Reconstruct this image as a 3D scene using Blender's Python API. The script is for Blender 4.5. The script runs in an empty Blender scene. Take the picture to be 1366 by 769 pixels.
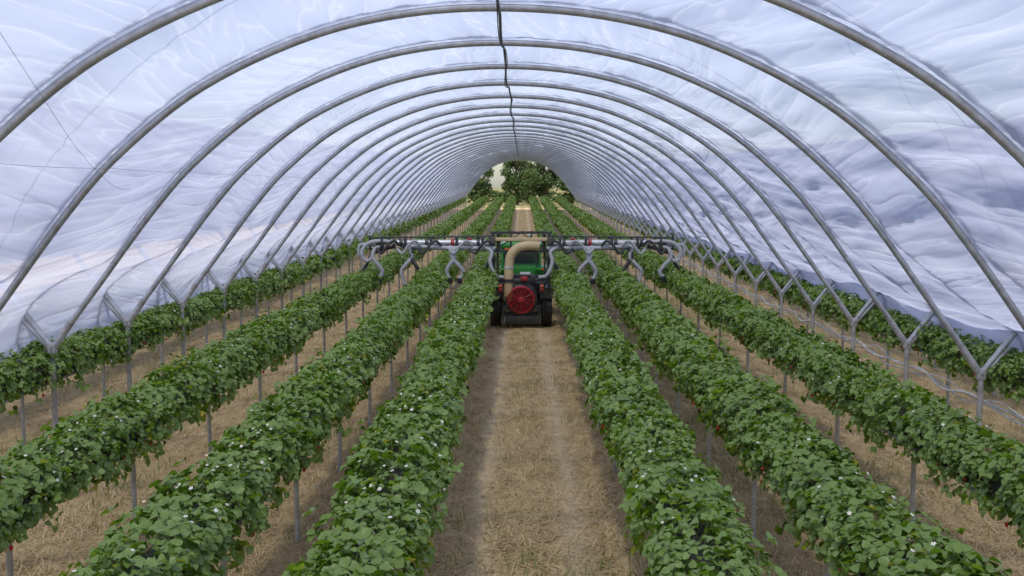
import bpy, math, random
import numpy as np
from mathutils import Vector, Matrix, noise
random.seed(3); np.random.seed(3)
S=bpy.context.scene
COL=S.collection
# ---------------------------------------------------------------- helpers
def g(y):
    t=max(0.0,min(1.0,(y-22)/66.0)); return 0.85*t**1.25
def empty(name,loc=(0,0,0)):
    o=bpy.data.objects.new(name,None); o.location=loc; o.empty_display_size=0.2; COL.objects.link(o); return o
def obj(name,me,parent=None,loc=(0,0,0),mat=None,rot=None,scale=None):
    o=bpy.data.objects.new(name,me); o.location=loc
    if rot: o.rotation_euler=rot
    if scale: o.scale=scale
    COL.objects.link(o)
    if parent: o.parent=parent
    if mat and not me.materials: me.materials.append(mat)
    return o
def mesh(name,v,f,smooth=False,mats=None,mi=None):
    me=bpy.data.meshes.new(name); me.from_pydata([tuple(p) for p in v],[],f)
    if smooth: me.polygons.foreach_set("use_smooth",[True]*len(me.polygons))
    if mats:
        for m in mats: me.materials.append(m)
    if mi is not None: me.polygons.foreach_set("material_index",mi)
    me.update(); return me
class Geo:
    def __init__(s): s.v=[]; s.f=[]; s.m=[]
    def add(s,v,f,m=0):
        b=len(s.v); s.v+= [tuple(p) for p in v]; s.f+=[tuple(i+b for i in q) for q in f]; s.m+=[m]*len(f)
    def box(s,c,d,m=0,rz=0,rx=0,ry=0,taper=1.0,bev=0.0):
        x,y,z=[a/2 for a in d]; R=Matrix.Rotation(rz,3,'Z')@Matrix.Rotation(rx,3,'X')@Matrix.Rotation(ry,3,'Y')
        if bev<=0:
            vs=[(-x,-y,-z),(x,-y,-z),(x,y,-z),(-x,y,-z),(-x*taper,-y*taper,z),(x*taper,-y*taper,z),(x*taper,y*taper,z),(-x*taper,y*taper,z)]
            fs=[(0,3,2,1),(4,5,6,7),(0,1,5,4),(1,2,6,5),(2,3,7,6),(3,0,4,7)]
        else:
            b=min(bev,x*.9,y*.9,z*.9); vs=[]; 
            def ring(zz,k,t):
                a=x*t-k; c2=y*t-k; bb=b*.8
                return [(-a+bb,-c2,zz),(a-bb,-c2,zz),(a,-c2+bb,zz),(a,c2-bb,zz),(a-bb,c2,zz),(-a+bb,c2,zz),(-a,c2-bb,zz),(-a,-c2+bb,zz)]
            for zz,k,t in ((-z,b,1),(-z+b*.3,b*.3,1),(-z+b,0,1),(z-b,0,taper),(z-b*.3,b*.3,taper),(z,b,taper)): vs+=ring(zz,k,t)
            fs=[tuple(range(7,-1,-1)),tuple(range(40,48))]
            for r in range(5):
                for i in range(8): fs.append((r*8+i,r*8+(i+1)%8,(r+1)*8+(i+1)%8,(r+1)*8+i))
        C=Vector(c); s.add([R@Vector(p)+C for p in vs],fs,m)
    def tube(s,pts,r,n=8,m=0,cap=True):
        P=[Vector(p) for p in pts]; N=len(P)
        rr=r if isinstance(r,(list,tuple)) else [r]*N
        T=[(P[min(i+1,N-1)]-P[max(i-1,0)]).normalized() for i in range(N)]
        a=Vector((0,0,1)) if abs(T[0].z)<.9 else Vector((1,0,0))
        U=T[0].cross(a).normalized(); vs=[]; fs=[]
        for i in range(N):
            U=(U-T[i]*U.dot(T[i])).normalized(); W=T[i].cross(U)
            for k in range(n):
                t=2*math.pi*k/n; vs.append(P[i]+(U*math.cos(t)+W*math.sin(t))*rr[i])
        for i in range(N-1):
            for k in range(n): fs.append((i*n+k,i*n+(k+1)%n,(i+1)*n+(k+1)%n,(i+1)*n+k))
        if cap: fs.append(tuple(range(n-1,-1,-1))); fs.append(tuple((N-1)*n+k for k in range(n)))
        s.add(vs,fs,m)
    def lathe(s,c,axis,prof,n=32,m=0):   # prof: list (along,radius)
        A=Vector(axis).normalized(); a=Vector((0,0,1)) if abs(A.z)<.9 else Vector((1,0,0))
        U=A.cross(a).normalized(); W=A.cross(U); C=Vector(c); vs=[]; fs=[]
        for h,r in prof:
            for k in range(n):
                t=2*math.pi*k/n; vs.append(C+A*h+(U*math.cos(t)+W*math.sin(t))*max(r,1e-4))
        for i in range(len(prof)-1):
            for k in range(n): fs.append((i*n+k,(i+1)*n+k,(i+1)*n+(k+1)%n,i*n+(k+1)%n))
        s.add(vs,fs,m)
    def mesh(s,name,mats,smooth=True):
        me=mesh(name,s.v,s.f,smooth,mats,s.m)
        if smooth:
            try: me.set_sharp_from_angle(angle=math.radians(38))
            except Exception: pass
        return me
def spline(ctrl,n):
    P=[Vector(p) for p in ctrl]; P=[P[0]*2-P[1]]+P+[P[-1]*2-P[-2]]; out=[]
    for i in range(1,len(P)-2):
        for k in range(n):
            t=k/n; a,b,c,d=P[i-1],P[i],P[i+1],P[i+2]
            out.append(.5*((2*b)+(c-a)*t+(2*a-5*b+4*c-d)*t*t+(3*b-a-3*c+d)*t**3))
    out.append(P[-2]); return out
# ---------------------------------------------------------------- materials
def newmat(name):
    m=bpy.data.materials.new(name); m.use_nodes=True; nt=m.node_tree; nt.nodes.clear()
    out=nt.nodes.new('ShaderNodeOutputMaterial'); return m,nt,out
def N(nt,t,**kw):
    n=nt.nodes.new(t)
    for k,v in kw.items():
        if k in n.inputs: n.inputs[k].default_value=v
        else: setattr(n,k,v)
    return n
def ramp(nt,fac,stops):
    r=nt.nodes.new('ShaderNodeValToRGB'); cr=r.color_ramp
    while len(cr.elements)>1: cr.elements.remove(cr.elements[-1])
    cr.elements[0].position=stops[0][0]; cr.elements[0].color=(*stops[0][1],1)
    for p,c in stops[1:]:
        e=cr.elements.new(p); e.color=(*c,1)
    nt.links.new(fac,r.inputs[0]); return r.outputs[0]
def mixc(nt,fac,a,b,mode='MIX'):
    n=nt.nodes.new('ShaderNodeMix'); n.data_type='RGBA'; n.blend_type=mode
    for sock,v in ((n.inputs[0],fac),(n.inputs[6],a),(n.inputs[7],b)):
        if hasattr(v,'is_output'): nt.links.new(v,sock)
        elif isinstance(v,(int,float)): sock.default_value=v
        else: sock.default_value=(*v,1)
    return n.outputs[2]
def math_(nt,op,a,b=0,c=0):
    n=nt.nodes.new('ShaderNodeMath'); n.operation=op
    for i,v in enumerate((a,b,c)):
        if hasattr(v,'is_output'): nt.links.new(v,n.inputs[i])
        else: n.inputs[i].default_value=v
    return n.outputs[0]
def noisen(nt,vec,scale,detail=4,rough=.55,dist=0):
    n=N(nt,'ShaderNodeTexNoise',Scale=scale,Detail=detail,Roughness=rough,Distortion=dist)
    if vec is not None: nt.links.new(vec,n.inputs['Vector'])
    return n.outputs[0]
def pbr(name,col,rough=.5,metal=0,var=.25,scale=8,bump=0,spec=.5,dirt=None,coat=0):
    m,nt,out=newmat(name); b=N(nt,'ShaderNodeBsdfPrincipled',Roughness=rough,Metallic=metal)
    b.inputs['Specular IOR Level'].default_value=spec; b.inputs['Coat Weight'].default_value=coat
    tc=N(nt,'ShaderNodeTexCoord'); v=tc.outputs['Object']
    n1=noisen(nt,v,scale,4,.6)
    c2=tuple(x*(1-var) for x in col); c3=tuple(min(1,x*(1+var)) for x in col)
    c=ramp(nt,n1,[(.3,c2),(.7,c3)])
    if dirt:
        n2=noisen(nt,v,scale*.6,4,.7)
        f=ramp(nt,n2,[(.48,(0,0,0)),(.68,(.8,.8,.8))]); c=mixc(nt,f,c,dirt)
    nt.links.new(c,b.inputs['Base Color'])
    r=math_(nt,'MULTIPLY_ADD',n1,.3,rough-.15); nt.links.new(r,b.inputs['Roughness'])
    if bump:
        bn=N(nt,'ShaderNodeBump',Strength=bump,Distance=.01); nt.links.new(noisen(nt,v,scale*6,4),bn.inputs['Height']); nt.links.new(bn.outputs[0],b.inputs['Normal'])
    nt.links.new(b.outputs[0],out.inputs[0]); return m
def leafmat(name,stops,trans=.3,rough=.42,under=(.12,.2,.07),spec=.5):
    m,nt,out=newmat(name); geo=N(nt,'ShaderNodeNewGeometry'); oi=N(nt,'ShaderNodeObjectInfo')
    c=ramp(nt,geo.outputs['Random Per Island'],stops)
    c=mixc(nt,1.0,c,ramp(nt,oi.outputs['Random'],[(0,(.82,.86,.8)),(1,(1.18,1.12,1.1))]),'MULTIPLY')
    c=mixc(nt,geo.outputs['Backfacing'],c,under)
    b=N(nt,'ShaderNodeBsdfPrincipled',Roughness=rough); b.inputs['Specular IOR Level'].default_value=spec
    nt.links.new(c,b.inputs['Base Color'])
    t=N(nt,'ShaderNodeBsdfTranslucent'); ct=mixc(nt,1.0,c,(1.5,1.6,.6),'MULTIPLY'); nt.links.new(ct,t.inputs[0])
    mx=N(nt,'ShaderNodeMixShader',Fac=trans); nt.links.new(b.outputs[0],mx.inputs[1]); nt.links.new(t.outputs[0],mx.inputs[2])
    nt.links.new(mx.outputs[0],out.inputs[0]); return m
M_leaf=leafmat('strawberry_leaf',[(0,(.035,.080,.006)),(.25,(.085,.170,.012)),(.6,(.155,.270,.022)),(.85,(.24,.37,.040)),(.96,(.37,.46,.08)),(1,(.55,.47,.09))],.28,.40,(.20,.30,.08),.4)
M_stem=pbr('plant_stem',(.2,.26,.07),.6)
M_white=pbr('petal',(.82,.82,.78),.6,var=.05)
M_yel=pbr('flower_centre',(.7,.5,.05),.6)
M_berry=pbr('ripe_berry',(.5,.02,.012),.3,var=.3)
M_unripe=pbr('unripe_berry',(.45,.45,.18),.4)
M_core=pbr('grow_bag',(.03,.032,.03),.7)
M_galv=pbr('galvanised_steel',(.42,.44,.47),.42,.45,var=.2,scale=14,dirt=(.30,.29,.28))
M_galvp=pbr('galvanised_post',(.44,.45,.47),.48,.35,var=.22,scale=10,dirt=(.28,.26,.24))
M_black=pbr('black_rubber',(.018,.018,.02),.75,var=.3,bump=.3,dirt=(.07,.055,.04))
M_dark=pbr('dark_paint',(.03,.032,.036),.45,dirt=(.1,.085,.065))
M_grey=pbr('grey_hose',(.38,.39,.41),.5,var=.25,scale=20)
M_tan=pbr('beige_duct',(.52,.40,.22),.5,var=.12,scale=6)
M_red=pbr('red_paint',(.36,.015,.02),.4,var=.3,coat=.1,dirt=(.2,.02,.02))
M_green=pbr('green_paint',(.03,.25,.04),.35,var=.15,coat=.3)
M_yellow=pbr('yellow_paint',(.75,.5,.03),.4)
M_zinc=pbr('boom_steel',(.56,.57,.58),.36,.35,dirt=(.28,.27,.24))
M_pvc=pbr('white_pipe',(.6,.6,.58),.5)
M_orange=pbr('lamp_lens',(.7,.12,.02),.25)
M_rope=pbr('rope',(.12,.14,.18),.8)
def glass():
    m,nt,out=newmat('cab_glass'); b=N(nt,'ShaderNodeBsdfPrincipled',Roughness=.06,IOR=1.45); b.inputs['Base Color'].default_value=(.05,.07,.07,1)
    t=N(nt,'ShaderNodeBsdfTransparent'); t.inputs[0].default_value=(.7,.8,.78,1)
    mx=N(nt,'ShaderNodeMixShader',Fac=.6); nt.links.new(b.outputs[0],mx.inputs[1]); nt.links.new(t.outputs[0],mx.inputs[2]); nt.links.new(mx.outputs[0],out.inputs[0]); return m
M_glass=glass()
def film():
    m,nt,out=newmat('tunnel_film')
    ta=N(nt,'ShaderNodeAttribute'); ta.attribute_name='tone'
    uv=N(nt,'ShaderNodeUVMap'); uv.uv_map='arc'
    mp=N(nt,'ShaderNodeMapping'); mp.inputs['Scale'].default_value=(4.2,.42,1); nt.links.new(uv.outputs[0],mp.inputs[0])
    n1=noisen(nt,mp.outputs[0],1.0,2,.5,.3)
    rd=math_(nt,'ABSOLUTE',math_(nt,'SUBTRACT',n1,.5))
    cr=ramp(nt,rd,[(0,(1,1,1)),(.012,(.4,.4,.4)),(.035,(0,0,0))])
    bn=N(nt,'ShaderNodeBump',Strength=.75,Distance=.09); nt.links.new(rd,bn.inputs['Height'])
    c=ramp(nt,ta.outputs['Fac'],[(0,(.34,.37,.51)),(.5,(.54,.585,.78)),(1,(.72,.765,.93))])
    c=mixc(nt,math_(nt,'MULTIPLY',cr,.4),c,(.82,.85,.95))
    tr=N(nt,'ShaderNodeBsdfTranslucent'); df=N(nt,'ShaderNodeBsdfDiffuse'); gl=N(nt,'ShaderNodeBsdfGlossy',Roughness=.35); tp=N(nt,'ShaderNodeBsdfTransparent')
    tp.inputs[0].default_value=(.96,.97,1,1)
    for x in (tr,df): nt.links.new(c,x.inputs[0]); nt.links.new(bn.outputs[0],x.inputs['Normal'])
    a=N(nt,'ShaderNodeMixShader',Fac=.28); nt.links.new(tr.outputs[0],a.inputs[1]); nt.links.new(df.outputs[0],a.inputs[2])
    b=N(nt,'ShaderNodeMixShader',Fac=.05); nt.links.new(a.outputs[0],b.inputs[1]); nt.links.new(gl.outputs[0],b.inputs[2])
    at=N(nt,'ShaderNodeAttribute'); at.attribute_name='clear'
    fc=math_(nt,'MULTIPLY',at.outputs['Fac'],math_(nt,'SUBTRACT',1,math_(nt,'MULTIPLY',cr,.35)))
    d=N(nt,'ShaderNodeMixShader'); nt.links.new(fc,d.inputs[0]); nt.links.new(b.outputs[0],d.inputs[1]); nt.links.new(tp.outputs[0],d.inputs[2])
    nt.links.new(d.outputs[0],out.inputs[0]); return m
M_film=film()
def groundmat():
    m,nt,out=newmat('straw_ground'); tc=N(nt,'ShaderNodeTexCoord'); v=tc.outputs['Object']
    sx=N(nt,'ShaderNodeSeparateXYZ'); nt.links.new(v,sx.inputs[0]); X=sx.outputs[0]; Y=sx.outputs[1]
    mp=N(nt,'ShaderNodeMapping'); mp.inputs['Scale'].default_value=(1,.35,1); nt.links.new(v,mp.inputs[0])
    big=noisen(nt,mp.outputs[0],1.1,4,.6); fine=noisen(nt,v,38,4,.75); mid=noisen(nt,mp.outputs[0],7,5,.7,.4)
    xw=math_(nt,'ADD',X,math_(nt,'MULTIPLY',math_(nt,'SUBTRACT',big,.5),.34))
    c=ramp(nt,mid,[(.28,(.31,.21,.105)),(.5,(.58,.425,.23)),(.72,(.80,.63,.38))])
    ax=math_(nt,'ABSOLUTE',math_(nt,'SUBTRACT',xw,.08))
    tk=math_(nt,'SUBTRACT',1,math_(nt,'MULTIPLY',math_(nt,'ABSOLUTE',math_(nt,'SUBTRACT',ax,.38)),6.0)); 
    tkc=ramp(nt,math_(nt,'MULTIPLY',tk,math_(nt,'ADD',mid,.45)),[(0,(0,0,0)),(.8,(.62,.62,.62))])
    c=mixc(nt,tkc,c,(.84,.68,.45))
    a2=math_(nt,'ABSOLUTE',math_(nt,'SUBTRACT',math_(nt,'ABSOLUTE',xw),2.45))
    gs=math_(nt,'SUBTRACT',1,math_(nt,'MULTIPLY',a2,2.6)); n3=noisen(nt,mp.outputs[0],2.3,4,.65)
    gf=math_(nt,'MULTIPLY',gs,ramp(nt,n3,[(.42,(0,0,0)),(.62,(1,1,1))]))
    gf=math_(nt,'MAXIMUM',gf,0); gf=math_(nt,'MULTIPLY',gf,.75)
    c=mixc(nt,gf,c,(.16,.21,.055))
    far=ramp(nt,math_(nt,'DIVIDE',Y,400),[(.235,(0,0,0)),(.25,(1,1,1))]); c=mixc(nt,math_(nt,'MULTIPLY',far,.6),c,(.12,.15,.05))
    c=mixc(nt,1.0,c,ramp(nt,fine,[(.25,(.42,.38,.34)),(.5,(.97,.97,.97)),(.75,(1.4,1.4,1.35))]),'MULTIPLY')
    b=N(nt,'ShaderNodeBsdfPrincipled',Roughness=.95); b.inputs['Specular IOR Level'].default_value=.1
    nt.links.new(c,b.inputs['Base Color'])
    bn=N(nt,'ShaderNodeBump',Strength=.9,Distance=.04); nt.links.new(fine,bn.inputs['Height']); nt.links.new(bn.outputs[0],b.inputs['Normal'])
    nt.links.new(b.outputs[0],out.inputs[0]); return m
M_ground=groundmat()
# ---------------------------------------------------------------- ground
xs=sorted(set([-900,-300,-100,-40,-20]+[round(-12+.25*i,3) for i in range(97)]+[20,40,100,300,900]))
ys=sorted(set([-60,-20,-5]+[round(-2+.25*i,3) for i in range(130)]+[31+2*i for i in range(36)]+[110,150,250,500,1500,3000]))
def gz(x,y):
    z=g(y)
    if abs(x)<13 and y<40: z+=.035*(noise.noise(Vector((x*1.2,y*.5,3)))) - .025*math.exp(-((abs(x-.08)-.38)/.16)**2)+.01*noise.noise(Vector((x*5,y*4,1)))
    return z
gv=[(x,y,gz(x,y)) for y in ys for x in xs]; nx=len(xs)
gf=[(j*nx+i,j*nx+i+1,(j+1)*nx+i+1,(j+1)*nx+i) for j in range(len(ys)-1) for i in range(nx-1)]
obj('ground',mesh('ground',gv,gf,True,[M_ground]))
def blades(name,xy,L,W,tilt,mat):
    n=len(xy); az=np.random.rand(n)*2*np.pi; el=np.clip(np.random.normal(tilt[0],tilt[1],n),.02,1.45)
    l=L[0]+np.random.rand(n)*(L[1]-L[0]); w=W*(.6+.8*np.random.rand(n))
    z0=np.array([gz(a,b) for a,b in xy])+.002
    d=np.stack([np.cos(az)*np.cos(el),np.sin(az)*np.cos(el),np.sin(el)],1); p=np.stack([-np.sin(az),np.cos(az),0*az],1)
    b0=np.stack([xy[:,0],xy[:,1],z0],1)
    m1=b0+d*(l*.55)[:,None]; tip=b0+d*l[:,None]; tip[:,2]-=l*.18*np.cos(el); tip[:,2]=np.maximum(tip[:,2],z0+.004)
    V=np.stack([b0-p*w[:,None],b0+p*w[:,None],m1+p*w[:,None]*.8,m1-p*w[:,None]*.8,tip],1).reshape(-1,3)
    me=bpy.data.meshes.new(name); me.vertices.add(len(V)); me.vertices.foreach_set('co',V.ravel())
    idx=np.arange(n)*5
    q=np.stack([idx,idx+1,idx+2,idx+3],1); t=np.stack([idx+3,idx+2,idx+4],1)
    loops=np.concatenate([q.ravel(),t.ravel()]); me.loops.add(len(loops)); me.loops.foreach_set('vertex_index',loops)
    me.polygons.add(2*n); me.polygons.foreach_set('loop_start',np.concatenate([np.arange(n)*4,4*n+np.arange(n)*3])); 
    me.update(calc_edges=True); me.validate(); me.materials.append(mat); return obj(name,me)
M_straw=leafmat('dry_straw',[(0,(.22,.15,.07)),(.35,(.56,.41,.21)),(.75,(.82,.66,.40)),(1,(.90,.82,.6))],.15,.7,(.6,.47,.28),.2)
M_grass=leafmat('green_grass',[(0,(.08,.14,.02)),(.5,(.14,.24,.04)),(1,(.32,.34,.1))],.3,.55,(.16,.24,.06),.3)
n=180000
yy=4+26*np.random.rand(n)**1.6; xx=np.random.uniform(-1,1,n)*(1.2+yy*.40)
keep=(np.abs(np.abs(xx-.08)-.38)>.10)|(np.random.rand(n)<.45)
blades('dry_grass',np.stack([xx,yy],1)[keep],(.05,.18),.0034,(.22,.3),M_straw)
cand=[]
while len(cand)<28000:
    y=random.uniform(4,30); x=random.uniform(-9,9)
    d=min(abs(x+2.4),abs(x-2.45)); w=math.exp(-(d/.3)**2)+.35*math.exp(-((x+1.25)/.2)**2)+.25*math.exp(-((x-1.3)/.2)**2)+.12+.16*math.exp(-((x-.08)/.14)**2)
    nv=noise.noise(Vector((x*1.3,y*.6,9)))+.4*noise.noise(Vector((x*4,y*3,2)))
    if random.random()<w*max(0,nv*2.2+.06): cand.append((x,y))
blades('green_grass',np.array(cand),(.05,.17),.003,(.85,.35),M_grass)
# ---------------------------------------------------------------- strawberry rows
def leaflet(c,fwd,nrm,L,W):
    side=nrm.cross(fwd); k=.22
    pts=[c, c+fwd*L*.5-nrm*L*.05, c+fwd*L-nrm*L*.16]
    e=[]
    for s in (1,-1):
        e+=[c+fwd*L*.22+side*s*W*.40+nrm*W*k*.6, c+fwd*L*.55+side*s*W*.52+nrm*W*k, c+fwd*L*.86+side*s*W*.30+nrm*W*k*.3]
    v=pts+e
    f=[(0,1,4,3),(1,2,5,4),(0,6,7,1),(1,7,8,2)]
    return v,[tuple(reversed(q)) for q in f]
def canopy(seed,far=False):
    rnd=random.Random(seed); G=Geo(); off=seed*13.7
    def prof(t,s):
        lump=1+.38*noise.noise(Vector((math.cos(t)*1.5,s*3.2,off)))+.10*math.sin(s*2*math.pi*4+seed)
        a=.205*lump; b=(.18 if math.sin(t)>0 else .20)*lump
        return Vector((a*math.copysign(abs(math.cos(t))**.8,math.cos(t)),s,.94+b*math.copysign(abs(math.sin(t))**.8,math.sin(t))))
    for i in range(130 if far else 520):
        t=rnd.uniform(-.9,math.pi+.9); s=rnd.random()
        if (t<-.1 or t>math.pi+.1) and rnd.random()<.3: continue
        k=rnd.choice([1.0,1.0,1.14,.97,.86,.72])*rnd.uniform(.93,1.12); p=prof(t,s)
        c=Vector((p.x*k,s,.94+(p.z-.94)*k))
        out=Vector((math.cos(t),rnd.uniform(-.5,.5),math.sin(t)))
        nrm=(out*.75+Vector((0,0,.75))+Vector((rnd.gauss(0,.5),rnd.gauss(0,.5),rnd.gauss(0,.2)))).normalized()
        f=(Vector((math.cos(t)*1.0,rnd.gauss(0,1),-.1+rnd.gauss(0,.3)))); f=(f-nrm*f.dot(nrm)).normalized()
        L=rnd.uniform(.030,.060)*(1.6 if far else 1)
        for a in (0,1.25,-1.25):
            ff=Matrix.Rotation(a+rnd.gauss(0,.1),3,nrm)@f; n2=(nrm+ff*rnd.gauss(0,.22)+Vector((rnd.gauss(0,.14),rnd.gauss(0,.14),0))).normalized(); ff=(ff-n2*ff.dot(n2)).normalized()
            v,fc=leaflet(c+ff*.008,ff,n2,L*(1 if a==0 else .9),L*.95); G.add(v,fc,0)
        if i%4==0 and not far:
            root=Vector((c.x*.25,s+rnd.uniform(-.05,.05),.93)); G.tube([root,(root+c)/2+Vector((0,0,.03)),c],.0022,3,1,False)
    for i in range(8 if far else 20):
        t=rnd.uniform(-.3,math.pi+.3); s=rnd.random(); p=prof(t,s); c=Vector((p.x*1.1,s,.94+(p.z-.94)*1.13+.015))
        nr=(Vector((math.cos(t),-.5,math.sin(t)+.5))+Vector((rnd.gauss(0,.4),rnd.gauss(0,.4),0))).normalized(); u=nr.orthogonal().normalized(); w=nr.cross(u)
        r=rnd.uniform(.008,.0125)
        for a in range(5):
            th=a*1.2566; d=u*math.cos(th)+w*math.sin(th); e=nr.cross(d)
            G.add([c,c+d*r*.6+e*r*.42,c+d*r*1.1,c+d*r*.6-e*r*.42],[(0,3,2,1)],2)
        d=.004; G.add([c+nr*.003+u*d,c+nr*.003+w*d,c+nr*.003-u*d,c+nr*.003-w*d],[(0,1,2,3)],3)
    for i in range(0 if far else 11):
        sd=rnd.choice((-1,1)); t=rnd.uniform(-.7,.0); 
        if sd<0: t=math.pi-t
        s=rnd.random(); p=prof(t,s); c=Vector((p.x*1.02,s,.94+(p.z-.94)*1.05-.03)); r=rnd.uniform(.010,.014); m=4 if rnd.random()<.5 else 5
        G.lathe(c,(0,0,-1),[(-r*.9,0),(-r*.8,r*.6),(-r*.2,r),(r*.6,r*.8),(r*1.4,r*.35),(r*1.6,0)],7,m)
        G.tube([c+Vector((0,0,r*.8)),Vector((c.x*.8,s,c.z+.08)),Vector((c.x*.3,s,.93))],.0016,3,1,False)
    return mesh('canopy',G.v,G.f,True,[M_leaf,M_stem,M_white,M_yel,M_berry,M_unripe],G.m)
CAN=[canopy(i+1) for i in range(9)]; CANF=[canopy(i+31,True) for i in range(5)]
def build_row(x,y0,y1,near=30):
    P=empty('strawberry_row',(x,0,0))
    y=float(y0)
    while y<y1:
        z=g(y+.5); fl=random.random()<.5
        me=random.choice(CAN if y<near else CANF); sc=random.uniform(.90,1.10)
        obj('plant_canopy',me,P,(random.uniform(-.025,.025),y+(1 if fl else 0),z+.93*(1-sc)),None,(0,0,math.pi if fl else 0),(sc,1.03,sc))
        y+=1
    G=Geo(); yy=[y0+ (y1-y0)*i/30 for i in range(31)]
    for a,b in zip(yy[:-1],yy[1:]):
        za,zb=g(a),g(b); vs=[]
        for Y,z in ((a,za),(b,zb)): vs+=[(-.08,Y,z+.80),(.08,Y,z+.80),(.11,Y,z+.95),(-.11,Y,z+.95)]
        G.add(vs,[(0,4,5,1),(1,5,6,2),(2,6,7,3),(3,7,4,0)],0)
        G.tube([(-.09,a,za+.795),(-.09,b,zb+.795)],.014,6,1,False); G.tube([(.09,a,za+.795),(.09,b,zb+.795)],.014,6,1,False)
    obj('grow_bag_trough',mesh('grow_bag_trough',G.v,G.f,False,[M_core,M_galvp],G.m),P)
    G=Geo(); y=y0+1.0+(8.05-y0-1.0)%2.0-0
    while y<y1:
        z=g(y); j=random.uniform(-.015,.015)
        G.tube([(j,y,z-.1),(0,y,z+.78)],.020,8,0); G.box((0,y,z+.785),(.22,.03,.02),0); y+=2.0
    obj('support_stakes',G.mesh('support_stakes',[M_galvp]),P)
for x in (-2.96,-1.70,-.73,.93,1.83,3.05): build_row(x,3,88)
for x in (-4.75,4.9): build_row(x,6,88,22)
for x in (-6.2,6.3): build_row(x,11,60,0)
# ---------------------------------------------------------------- tunnel
half=[(-4.53,1.05),(-4.1,1.62),(-3.5,2.42),(-3.05,2.92),(-2.4,3.44),(-1.575,3.84),(-.8,4.04),(0,4.10)]
ctrl=[(x,0,z) for x,z in half]+[(-x,0,z) for x,z in reversed(half[:-1])]
PROF=[Vector((p.x-.02,0,p.z-.027*p.x)) for p in spline(ctrl,8)]
T=empty('polytunnel')
G=Geo(); G.tube(PROF,.030,12,0)
hoop_me=G.mesh('hoop',[M_galv])
G=Geo()
for sx,zz in ((-1,PROF[0].z),(1,PROF[-1].z)):
    X=4.53*sx-.02
    G.tube([(X,0,-.25),(X,0,zz+.02)],.028,12,0)
    G.tube([(X,0,zz-.03),(X+sx*.27,0,zz+.27)],.027,10,0)   # socket for neighbouring bay
    G.box((X,0,zz+.0),(.085,.07,.11),0,bev=.015)
    G.tube([(X,-.05,zz+.015),(X,.05,zz+.015)],.012,6,0)
    G.tube([(X-sx*.012,0,zz),(X-sx*.2,0,zz+.265)],.036,12,0)
leg_me=G.mesh('leg_posts',[M_galvp])
hy=[10.3+2*k for k in range(-6,40) if 10.3+2*k<88.5]
for y in hy:
    obj('hoop',hoop_me,T,(0,y,g(y))); obj('leg_posts',leg_me,T,(0,y,g(y)))
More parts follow.
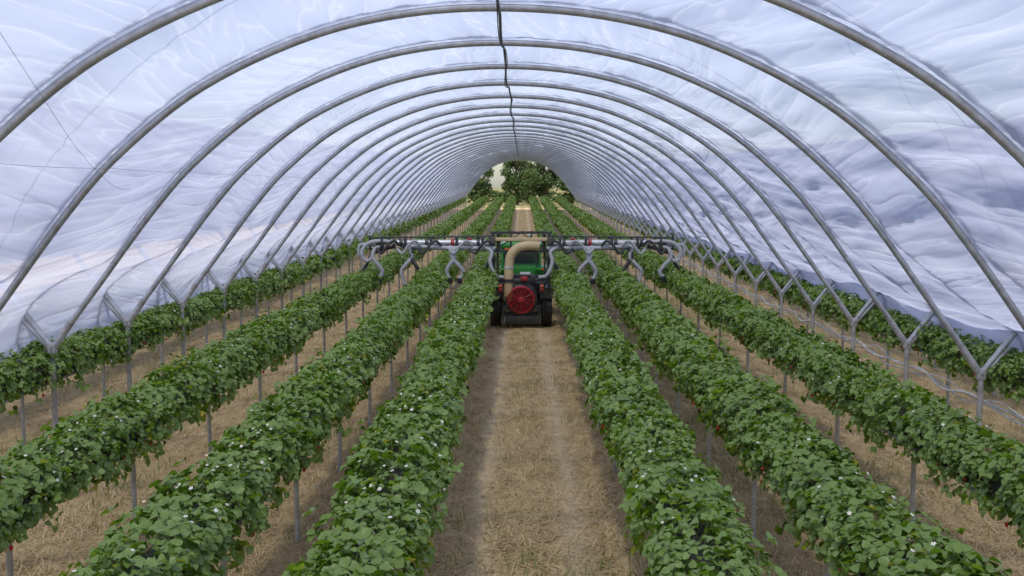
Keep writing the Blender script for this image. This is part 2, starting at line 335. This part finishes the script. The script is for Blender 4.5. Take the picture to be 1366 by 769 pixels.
# film profile: follows the hoops, then drapes outward over the sockets
LZ,RZ=PROF[0].z,PROF[-1].z
midp=[(p.x,0,p.z) for p in PROF if p.z>1.95]
fc=[(-4.84,0,LZ-.19),(-4.83,0,LZ+.08),(-4.72,0,LZ+.36),(-4.40,0,LZ+.62)]+midp[::3]+[(4.36,0,RZ+.62),(4.70,0,RZ+.42),(4.83,0,RZ+.30),(4.85,0,RZ+.18)]
def make_film(name,fc,NA,coarse,parent,loc=(0,0,0),seed=0):
    PD=spline(fc,6); d=[0]
    for a,b in zip(PD[:-1],PD[1:]): d.append(d[-1]+(b-a).length)
    tot=d[-1]; arc=[tot*i/NA for i in range(NA+1)]
    px=np.interp(arc,d,[p.x for p in PD]); pz=np.interp(arc,d,[p.z for p in PD])
    tx=np.gradient(px,arc); tz=np.gradient(pz,arc); ln=np.sqrt(tx**2+tz**2); nxn=-tz/ln; nzn=tx/ln
    fine=[0,.03,.055,.09,.14,.21,.3,.4,.5,.6,.7,.8,.9,1.0,1.1,1.2,1.3,1.4,1.5,1.6,1.7,1.79,1.86,1.91,1.945,1.97]
    midr=[0,.05,.12,.3,.6,1.0,1.4,1.7,1.88,1.95]
    fy=[]; k=-6
    while 10.3+2*k<88.2:
        y0=10.3+2*k; fy+=[y0+o for o in (([0,.5,1,1.5] if coarse else fine) if y0<34 else ([0,.7,1.4] if coarse else midr))]; k+=1
    fy.append(10.3+2*k if 10.3+2*k<88.9 else 88.4)
    V=[];UV=[];TN=[];CL=[]
    for y in fy:
        q=(y-10.3)/2.0; kk=math.floor(q+1e-6); ph=q-kk; bel=max(0,math.sin(math.pi*ph)); hd=min(ph,1-ph)*2
        tilt=math.sin(kk*2.1+seed)
        for i in range(NA+1):
            s=arc[i]; e=min(s,tot-s); rs=1.0+.75*max(-.6,min(1,px[i]/4))
            w1=abs(noise.noise(Vector((s*2.0+.6*tilt*ph,y*.22+kk*3.7,seed))))
            w2=abs(noise.noise(Vector((s*5.5+ph*1.2*tilt,y*.40+kk,5+seed))))
            w3=noise.noise(Vector((s*9+ph*1.5*tilt,y*.7+kk*2,9+seed)))
            wr=rs*(w1*.11*bel**.6+w2*.052*(.3+.7*bel)+w3*.010*(.4+.6*(1-bel)))
            off=.046-.07*bel*(.6+.8*noise.noise(Vector((s*.5,kk*1.3,4+seed))))+wr
            x=px[i]+nxn[i]*off; z=pz[i]+nzn[i]*off+g(y)
            if e<.35 and not coarse:
                k2=(1-e/.35); side=-1 if s<tot/2 else 1
                z-=k2*(.04+.16*noise.noise(Vector((y*.55,side*7,0)))+.05*bel); x+=side*k2*(.06*noise.noise(Vector((y*1.7,side*3,e*3))))
            V.append((x,y,z)); UV.append((s+.35*tilt*ph+kk*7.3,y+kk*.37))
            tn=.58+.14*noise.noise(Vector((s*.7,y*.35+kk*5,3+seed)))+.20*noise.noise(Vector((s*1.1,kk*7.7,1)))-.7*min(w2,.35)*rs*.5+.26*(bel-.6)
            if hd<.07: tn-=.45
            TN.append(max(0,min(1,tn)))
            sk=max(0,min(1,(.40+.10*noise.noise(Vector((y*.8,s,2)))-e)/.10))*.9
            CL.append(max(.04,(.245-.1*w2-(.13 if hd<.07 else 0)))*(1-sk))
    W=NA+1
    F=[(j*W+i,j*W+i+1,(j+1)*W+i+1,(j+1)*W+i) for j in range(len(fy)-1) for i in range(NA)]
    me=mesh(name,V,F,True,[M_film])
    uvl=me.uv_layers.new(name='arc'); li=np.empty(len(me.loops),dtype=np.int32); me.loops.foreach_get('vertex_index',li)
    uvl.data.foreach_set('uv',np.array(UV,dtype=np.float32)[li].ravel())
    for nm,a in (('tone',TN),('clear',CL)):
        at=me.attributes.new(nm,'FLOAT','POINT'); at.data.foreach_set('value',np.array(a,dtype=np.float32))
    obj(name,me,parent,loc); return arc,px,pz,nxn,nzn,tot
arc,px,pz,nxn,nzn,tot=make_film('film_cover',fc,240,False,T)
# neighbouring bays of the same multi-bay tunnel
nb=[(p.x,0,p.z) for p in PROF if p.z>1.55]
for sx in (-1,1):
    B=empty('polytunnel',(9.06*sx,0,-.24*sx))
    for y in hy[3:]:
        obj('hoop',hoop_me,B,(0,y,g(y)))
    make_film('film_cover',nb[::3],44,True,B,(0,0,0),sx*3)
# ridge cable hanging under hoops
RZt=4.10; G=Geo(); pts=[]
for y in np.arange(2.3,62,.25):
    ph=((y-10.3)/2)%1; pts.append((-.13+.03*noise.noise(Vector((0,y*.35,0))),y,RZt-.05-.05*math.sin(math.pi*ph)+g(y)+.03*noise.noise(Vector((3,y*.5,0)))))
G.tube(pts,.012,6,0)
pts=[(p[0]+.02*math.sin(p[1]*1.3),p[1],p[2]-.01-.01*math.sin(p[1]*2.1)) for p in pts]; G.tube(pts,.005,5,0)
obj('ridge_cable',G.mesh('ridge_cable',[M_dark]),T)
# tie ropes outside the film
G=Geo()
for k,y in enumerate(hy[:-1]):
    for side in (0,1):
        seq=[]
        for i in range(25):
            t=i/24; s=.45+t*(tot/2-1.6) if side==0 else tot-.45-t*(tot/2-1.6)
            X=np.interp(s,arc,px); Z=np.interp(s,arc,pz); a=np.interp(s,arc,nxn); b=np.interp(s,arc,nzn)
            Yt=y+ (t if k%2 else 1-t)*2; seq.append((X+a*.22,Yt,Z+b*.22+g(y)))
        if k%2==0: G.tube(seq,.005,4,0,False)
obj('tie_rope',G.mesh('tie_rope',[M_rope]),T)
# thin longitudinal bracing wire running under the hoops
G=Geo()
for s0 in (2.7,):
    X=np.interp(s0,arc,px); Z=np.interp(s0,arc,pz); a=np.interp(s0,arc,nxn); b=np.interp(s0,arc,nzn)
    G.tube([(X-a*.04,y,Z-b*.04+g(y)-.012*abs(math.sin(math.pi*(y-10.3)/2))) for y in np.arange(-1.7,60,.5)],.0016,4,0,False)
obj('bracing_wire',G.mesh('bracing_wire',[M_galvp]),T)
G=Geo(); G.tube(spline([(-2.35,4.9,3.48),(-2.45,5.6,3.2),(-2.6,6.4,2.95),(-2.75,7.3,2.75),(-3.0,8.3,2.72)],8),.0012,5,0)
obj('loose_wire',G.mesh('loose_wire',[M_rope]),T)
# irrigation pipe on right side
G=Geo()
for j,(X,z,r) in enumerate(((4.66,.60,.016),(4.69,.55,.011),(4.64,.64,.008))):
    G.tube([(X+.025*math.sin(y*2.1+j*2),y,z+g(y)+.03*math.sin(y*3.14+j)+.02*math.sin(y*5.3+j*2)) for y in np.arange(6,80,.2)],r,6,0)
obj('irrigation_pipe',G.mesh('irrigation_pipe',[M_pvc]))
# ---------------------------------------------------------------- vehicles
def wheel(G,c,R,w,rim,mt,mr,lugs=18):
    C=Vector(c)
    G.lathe(C,(1,0,0),[(-w*.36,rim),(-w*.5,rim*1.08),(-w*.5,R*.88),(-w*.42,R*.96),(w*.42,R*.96),(w*.5,R*.88),(w*.5,rim*1.08),(w*.36,rim)],36,mt)
    for k in range(lugs):
        for sd in (-1,1):
            a=2*math.pi*(k+(.5 if sd>0 else 0))/lugs; cc=C+Vector((sd*w*.24,math.cos(a)*R*.975,math.sin(a)*R*.975))
            Rm=Matrix.Rotation(a-math.pi/2,3,'X')@Matrix.Rotation(sd*.6,3,'Z')
            x,y,z=w*.27,R*.035,R*.04
            vs=[Rm@Vector(p)+cc for p in [(-x,-y,-z),(x,-y,-z),(x,y,-z),(-x,y,-z),(-x,-y*.7,z),(x,-y*.7,z),(x,y*.7,z),(-x,y*.7,z)]]
            G.add(vs,[(0,3,2,1),(4,5,6,7),(0,1,5,4),(1,2,6,5),(2,3,7,6),(3,0,4,7)],mt)
    for q in (1,-1):
        G.lathe(C,(q,0,0),[(-w*.36,rim),(-w*.25,rim*.92),(-w*.12,rim*.5),(-w*.2,rim*.2),(-w*.2,0)],28,mr)
TY=20.5; TX=.03
TR=empty('tractor',(TX,TY+2.6,0))
MT=[M_black,M_yellow,M_green,M_dark,M_glass,M_orange,M_zinc]
G=Geo()
for sx in (-1,1):
    wheel(G,(sx*.47,0,.5),.5,.26,.27,0,1); wheel(G,(sx*.45,1.7,.33),.33,.2,.17,0,1,14)
    G.box((sx*.46,.0,1.02),(.3,.75,.05),2,bev=.02); G.box((sx*.46,.42,.9),(.3,.05,.26),2,rx=-.5); G.box((sx*.46,-.4,.92),(.3,.05,.2),2,rx=.5)
G.box((0,1.45,.95),(.56,1.3,.62),2,bev=.10); G.box((0,2.12,.9),(.44,.03,.44),3,bev=.01); G.box((0,1.0,.48),(.4,2.0,.3),3,bev=.03)
G.box((0,0,.62),(.5,.7,.5),3,bev=.04); G.box((0,.1,.95),(.42,.4,.12),3,bev=.04); G.box((-.0,-.12,1.16),(.36,.1,.3),3,bev=.04)
G.box((0,-.36,1.0),(.66,.06,.26),2,bev=.03)
for sx in (-1,1):
    G.box((sx*.40,-.38,1.2),(.04,.05,.56),2); G.box((sx*.38,.62,1.2),(.04,.05,.56),2,rx=-.1)
    G.box((sx*.43,.1,1.2),(.008,.9,.46),4)
G.box((0,.1,1.50),(.90,1.15,.13),2,bev=.05); G.box((0,.1,1.575),(.6,.8,.04),2,bev=.015)
G.box((0,-.42,1.27),(.74,.008,.30),4); G.box((0,.66,1.22),(.72,.008,.46),4)
for sx in (-1,1): G.box((sx*.3,-.48,1.43),(.1,.05,.05),5,bev=.01); G.box((sx*.48,-.46,1.0),(.09,.03,.05),5,bev=.01)
G.tube([(.2,1.3,1.1),(.2,1.3,1.6),(.2,1.26,1.66)],.025,10,6)
G.tube([(0,.5,.95),(0,.35,1.12)],.02,8,3); G.lathe((0,.33,1.13),(0,.8,-.6),[(-.01,.15),(.0,.165),(.01,.15)],20,3)
obj('tractor_body',G.mesh('tractor_body',MT),TR)

SP=empty('boom_sprayer',(TX,TY,0))
MS=[M_black,M_dark,M_red,M_tan,M_zinc,M_grey,M_orange,M_yellow,M_pvc,M_green]
G=Geo()
for sx in (-1,1):
    wheel(G,(sx*.50,.55,.36),.36,.21,.19,0,1,16)
G.box((0,.55,.38),(.8,.07,.07),1); G.box((-.3,.8,.42),(.06,1.6,.08),1); G.box((.3,.8,.42),(.06,1.6,.08),1)
G.box((0,1.0,.72),(.78,.95,.46),1,bev=.12,taper=.93); G.lathe((0,.95,.95),(0,0,1),[(0,.16),(.04,.16),(.05,.14),(.05,0)],20,0)
G.lathe((.0,.35,.57),(0,-1,0),[(-.1,.2),(-.1,.31),(0,.32),(.24,.32),(.27,.31),(.28,.28),(.24,.27)],40,1)
G.lathe((.0,.35,.57),(0,-1,0),[(.24,.275),(.295,.27),(.305,.255),(.305,.24),(.25,.235)],40,2)
for r in (.06,.085,.11,.135,.16,.185,.21,.232): 
    G.tube([(r*math.cos(a),.35-.30-(.03*(1-r/.25)),.57+r*math.sin(a)) for a in np.linspace(0,2*math.pi,33)],.0045,5,2,False)
for k in range(12):
    a=k*math.pi/6; G.tube([(0,.015,.57),(.24*math.cos(a),.05,.57+.24*math.sin(a))],.005,5,2)
G.lathe((0,.35,.57),(0,-1,0),[(.30,.065),(.345,.06),(.35,.045),(.35,0)],20,2)
G.lathe((0,.35,.57),(0,-1,0),[(.1,.27),(.1,0)],24,1)
for k in range(9):
    a=k*2*math.pi/9; c,s_=math.cos(a),math.sin(a); G.add([(.05*c,.2,.57+.05*s_),(.22*c,.16,.57+.22*s_),(.22*math.cos(a+.3),.23,.57+.22*math.sin(a+.3)),(.05*math.cos(a+.4),.25,.57+.05*math.sin(a+.4))],[(0,1,2,3)],2)
G.box((.04,.2,.93),(.46,.26,.08),1,bev=.02); G.box((.22,.12,.99),(.12,.12,.14),1,bev=.02); G.box((.06,.05,.98),(.14,.1,.08),2,bev=.02)
G.box((.08,.12,1.08),(.20,.10,.04),4)
G.box((0,.1,.17),(.62,.05,.16),1,bev=.01); G.box((0,.3,.26),(.72,.3,.05),1); G.box((-.35,.12,.3),(.05,.04,.3),1); G.box((.35,.12,.3),(.05,.04,.3),1)
for sx in (-1,1):
    G.box((sx*.40,.02,.80),(.1,.04,.16),1,bev=.01); G.box((sx*.40,-.005,.84),(.07,.02,.05),6,bev=.005); G.box((sx*.40,-.005,.77),(.07,.02,.05),2,bev=.005)
    G.box((sx*.5,.52,.78),(.26,.62,.025),1,bev=.01); G.box((sx*.5,.2,.68),(.26,.02,.2),1)
du=spline([(-.26,.2,.55),(-.25,.12,.75),(-.24,.1,1.0),(-.235,.1,1.22),(-.20,.1,1.42),(-.08,.1,1.56),(.08,.1,1.61),(.26,.12,1.61),(.34,.14,1.6)],8)
rr=[.088+.005*(i%2) for i in range(len(du))]; G.tube(du,rr,18,3); G.lathe((-.24,.1,.94),(0,0,1),[(-.03,.105),(.03,.105)],18,1); G.lathe((-.235,.1,1.2),(0,0,1),[(-.02,.1),(.02,.1)],18,4)
for sx in (-1,1):
    G.box((sx*.54,.25,1.28),(.06,.06,1.15),1); G.box((sx*.46,.33,1.28),(.04,.04,1.1),1)
    G.box((sx*.56,.2,1.63),(.12,.14,.3),1,bev=.01)
for z in (1.86,1.50): G.box((0,.25,z),(1.2,.05,.05),1)
G.box((0,.22,1.73),(1.16,.12,.07),3,bev=.02); G.box((0,.3,1.0),(1.1,.05,.06),1)
for x in (-.42,-.2,.2,.42): G.box((x,.24,1.69),(.035,.04,.4),1)
G.tube([(-.54,.24,1.5),(.0,.24,1.86),(.54,.24,1.5)],.014,6,1)
obj('sprayer_body',G.mesh('sprayer_body',MS),SP)
G=Geo()
for sx in (-1,1):
    G.tube([(sx*.5,.2,1.66),(sx*1.3,.22,1.665),(sx*2.45,.22,1.66)],.062,14,4)
    G.tube([(sx*.5,.12,1.56),(sx*1.5,.12,1.57),(sx*2.2,.14,1.6)],.040,12,5)
    G.tube([(sx*.55,.3,1.79),(sx*2.95,.3,1.76)],.017,8,1); G.tube([(sx*.55,.3,1.52),(sx*3.0,.3,1.56)],.020,8,4); G.tube([(sx*.55,.42,1.66),(sx*2.9,.42,1.66)],.018,8,1)
    for i in range(11):
        x=.6+i*.22; G.tube([(sx*x,.3,1.79-.005*i),(sx*(x+.11),.42,1.66),(sx*(x+.22),.3,1.53)],.010,5,1)
    for x in (.75,1.25,1.75,2.25,2.7):
        G.box((sx*x,.22,1.66),(.05,.2,.27),1,bev=.01); G.lathe((sx*(x+.08),.22,1.66),(1,0,0),[(-.035,.07),(-.03,.078),(.03,.078),(.035,.07)],16,2 if x==1.25 else 1)
    G.box((sx*1.0,.1,1.74),(.10,.05,.04),2,bev=.01)
    G.tube(spline([(sx*2.4,.2,1.66),(sx*2.7,.16,1.70),(sx*2.95,.12,1.66),(sx*3.08,.1,1.5),(sx*3.02,.1,1.33),(sx*2.9,.1,1.36),(sx*2.86,.12,1.5)],7),.038,10,5)
    G.tube(spline([(sx*2.45,.25,1.6),(sx*2.7,.22,1.52),(sx*2.9,.2,1.44),(sx*3.0,.2,1.25),(sx*3.1,.2,1.1)],7),.034,10,1)
    G.tube(spline([(sx*2.5,.25,1.7),(sx*2.8,.22,1.62),(sx*3.12,.2,1.62),(sx*3.16,.2,1.42)],7),.032,10,5)
    G.box((sx*2.95,.3,1.66),(.05,.05,.28),1)
    for j,x in enumerate((.68,1.18,1.40,2.02,2.26,2.74)):
        sg=1 if j%2 else -1; w=random.uniform(.10,.17); zb=random.uniform(.82,1.0)
        pts=spline([(sx*x,.2,1.60),(sx*(x+sg*w*.8),.10,1.53),(sx*(x+sg*w),.08,1.38),(sx*(x+sg*w*.2),.08,1.24),(sx*(x-sg*w*.4),.1,1.10),(sx*(x+sg*w*.1),.1,zb)],8)
        G.tube(pts,[.038+.005*(q%2) for q in range(len(pts))],10,5 if j%3 else 1)
        G.lathe(pts[-1],(0,0,-1),[(-.03,.046),(.03,.055),(.08,.038),(.085,0)],12,1)
        G.box((sx*x,.2,1.60),(.09,.09,.09),1,bev=.01)
    for j,x in enumerate((.55,.95,1.55,1.95,2.35)):
        G.tube(spline([(sx*x,.08,1.62),(sx*(x+.1),.02,1.71),(sx*(x+.22),.02,1.62),(sx*(x+.34),.03,1.47),(sx*(x+.45),.08,1.56)],6),.026,8,5 if j%2 else 1)
    G.tube(spline([(sx*.35,.1,1.0),(sx*.5,.02,1.05),(sx*.6,.02,1.3),(sx*.57,.05,1.5),(sx*.75,.1,1.6)],7),.037,10,5)
    G.tube(spline([(sx*.3,.1,.9),(sx*.45,.02,.9),(sx*.52,.04,1.1),(sx*.5,.05,1.4)],7),.02,8,1)
obj('boom',G.mesh('boom',MS),SP)
# ---------------------------------------------------------------- trees
M_bark=pbr('bark',(.09,.065,.045),.9,bump=.6)
M_tleaf=leafmat('tree_leaf',[(0,(.03,.06,.014)),(.5,(.065,.115,.025)),(.85,(.12,.17,.04)),(1,(.18,.21,.06))],.25,.55,(.07,.11,.035),.3)
def tree(name,x,y,h,w,seed,trunk=.25,low=.15):
    rnd=random.Random(seed); P=empty(name,(x,y,g(y))); G=Geo()
    th=h*.75
    G.tube([(0,0,-.2),(.1,0,th*.3),(-.1,.1,th*.65),(.05,0,th)],[trunk,trunk*.8,trunk*.55,trunk*.2],8,0)
    tips=[]
    for i in range(16):
        z=th*rnd.uniform(.25,1); a=rnd.random()*6.28; r=w*.5*rnd.uniform(.45,.95)*(1-.45*max(0,z/th-.5)*2*.6)
        tp=Vector((math.cos(a)*r,math.sin(a)*r,z+h*rnd.uniform(.05,.25))); G.tube([(0,0,z*.95),tp*.5+Vector((0,0,z*.5)),tp],[trunk*.35,trunk*.2,trunk*.08],5,0,False); tips.append(tp)
    for i in range(8): tips.append(Vector((rnd.uniform(-.3,.3)*w,rnd.uniform(-.3,.3)*w,h*rnd.uniform(low,.5))))
    lv=[];lf=[]
    for tp in tips:
        R=w*rnd.uniform(.12,.22)
        for i in range(230):
            d=Vector((rnd.gauss(0,1),rnd.gauss(0,1),rnd.gauss(0,.85))).normalized()*R*rnd.uniform(.4,1.1); c=tp+d
            n=(d.normalized()+Vector((rnd.gauss(0,.6),rnd.gauss(0,.6),.4+rnd.gauss(0,.5)))).normalized(); u=n.orthogonal().normalized(); v=n.cross(u); s=rnd.uniform(.07,.16)
            b=len(lv); lv+=[c-u*s,c+v*s*.6,c+u*s,c-v*s*.6]; lf.append((b,b+1,b+2,b+3))
    obj('trunk',G.mesh('trunk',[M_bark]),P); obj('crown',mesh('crown',lv,lf,False,[M_tleaf]),P)
for i,(x,y,h,w) in enumerate(((-.5,112,6.1,3.6),(2.4,115,5.9,3.4),(-4.6,118,4.6,3.0),(5.6,120,4.2,3.2),(-9,125,5.0,5),(11,126,5.5,5),(.9,122,5.4,3.4))):
    tree('broadleaf_tree',x,y,h,w,20+i)
rnd=random.Random(5); lv=[];lf=[]
for i in range(9000):
    x=rnd.uniform(-60,60); hh=1.5+.8*noise.noise(Vector((x*.3,0,0))); c=Vector((x,130+rnd.gauss(0,.6),g(130)+hh*rnd.random()**.7)); n=Vector((rnd.gauss(0,1),-1,rnd.gauss(.5,1))).normalized(); u=n.orthogonal().normalized(); v=n.cross(u); s=rnd.uniform(.12,.3)
    b=len(lv); lv+=[c-u*s,c+v*s*.7,c+u*s,c-v*s*.7]; lf.append((b,b+1,b+2,b+3))
obj('hedge',mesh('hedge',lv,lf,False,[M_tleaf]))
# ---------------------------------------------------------------- light, world, camera
sd=Vector((-.14,-.50,.86)).normalized()
L=bpy.data.lights.new('sun','SUN'); L.energy=5.0; L.angle=math.radians(4); L.color=(1,.94,.85)
so=bpy.data.objects.new('sun',L); so.rotation_euler=(-sd).to_track_quat('-Z','Y').to_euler(); so.location=(0,0,30); COL.objects.link(so)
w=bpy.data.worlds.new('World'); S.world=w; w.use_nodes=True; nt=w.node_tree; bg=nt.nodes['Background']
sk=nt.nodes.new('ShaderNodeTexSky'); sk.sky_type='NISHITA'; sk.sun_disc=False; sk.sun_elevation=math.asin(sd.z); sk.sun_rotation=math.atan2(sd.x,sd.y)
nt.links.new(sk.outputs[0],bg.inputs[0]); bg.inputs[1].default_value=.15
cam=bpy.data.cameras.new('camera'); cam.sensor_width=36; cam.lens=1424/1366*36; cam.clip_start=.05; cam.clip_end=5000
co=bpy.data.objects.new('camera',cam); co.location=(.04,0,2.74); co.rotation_euler=(math.radians(90-5.4),0,math.radians(.52)); COL.objects.link(co); S.camera=co
S.view_settings.view_transform='Standard'; S.view_settings.look='None'; S.view_settings.exposure=0
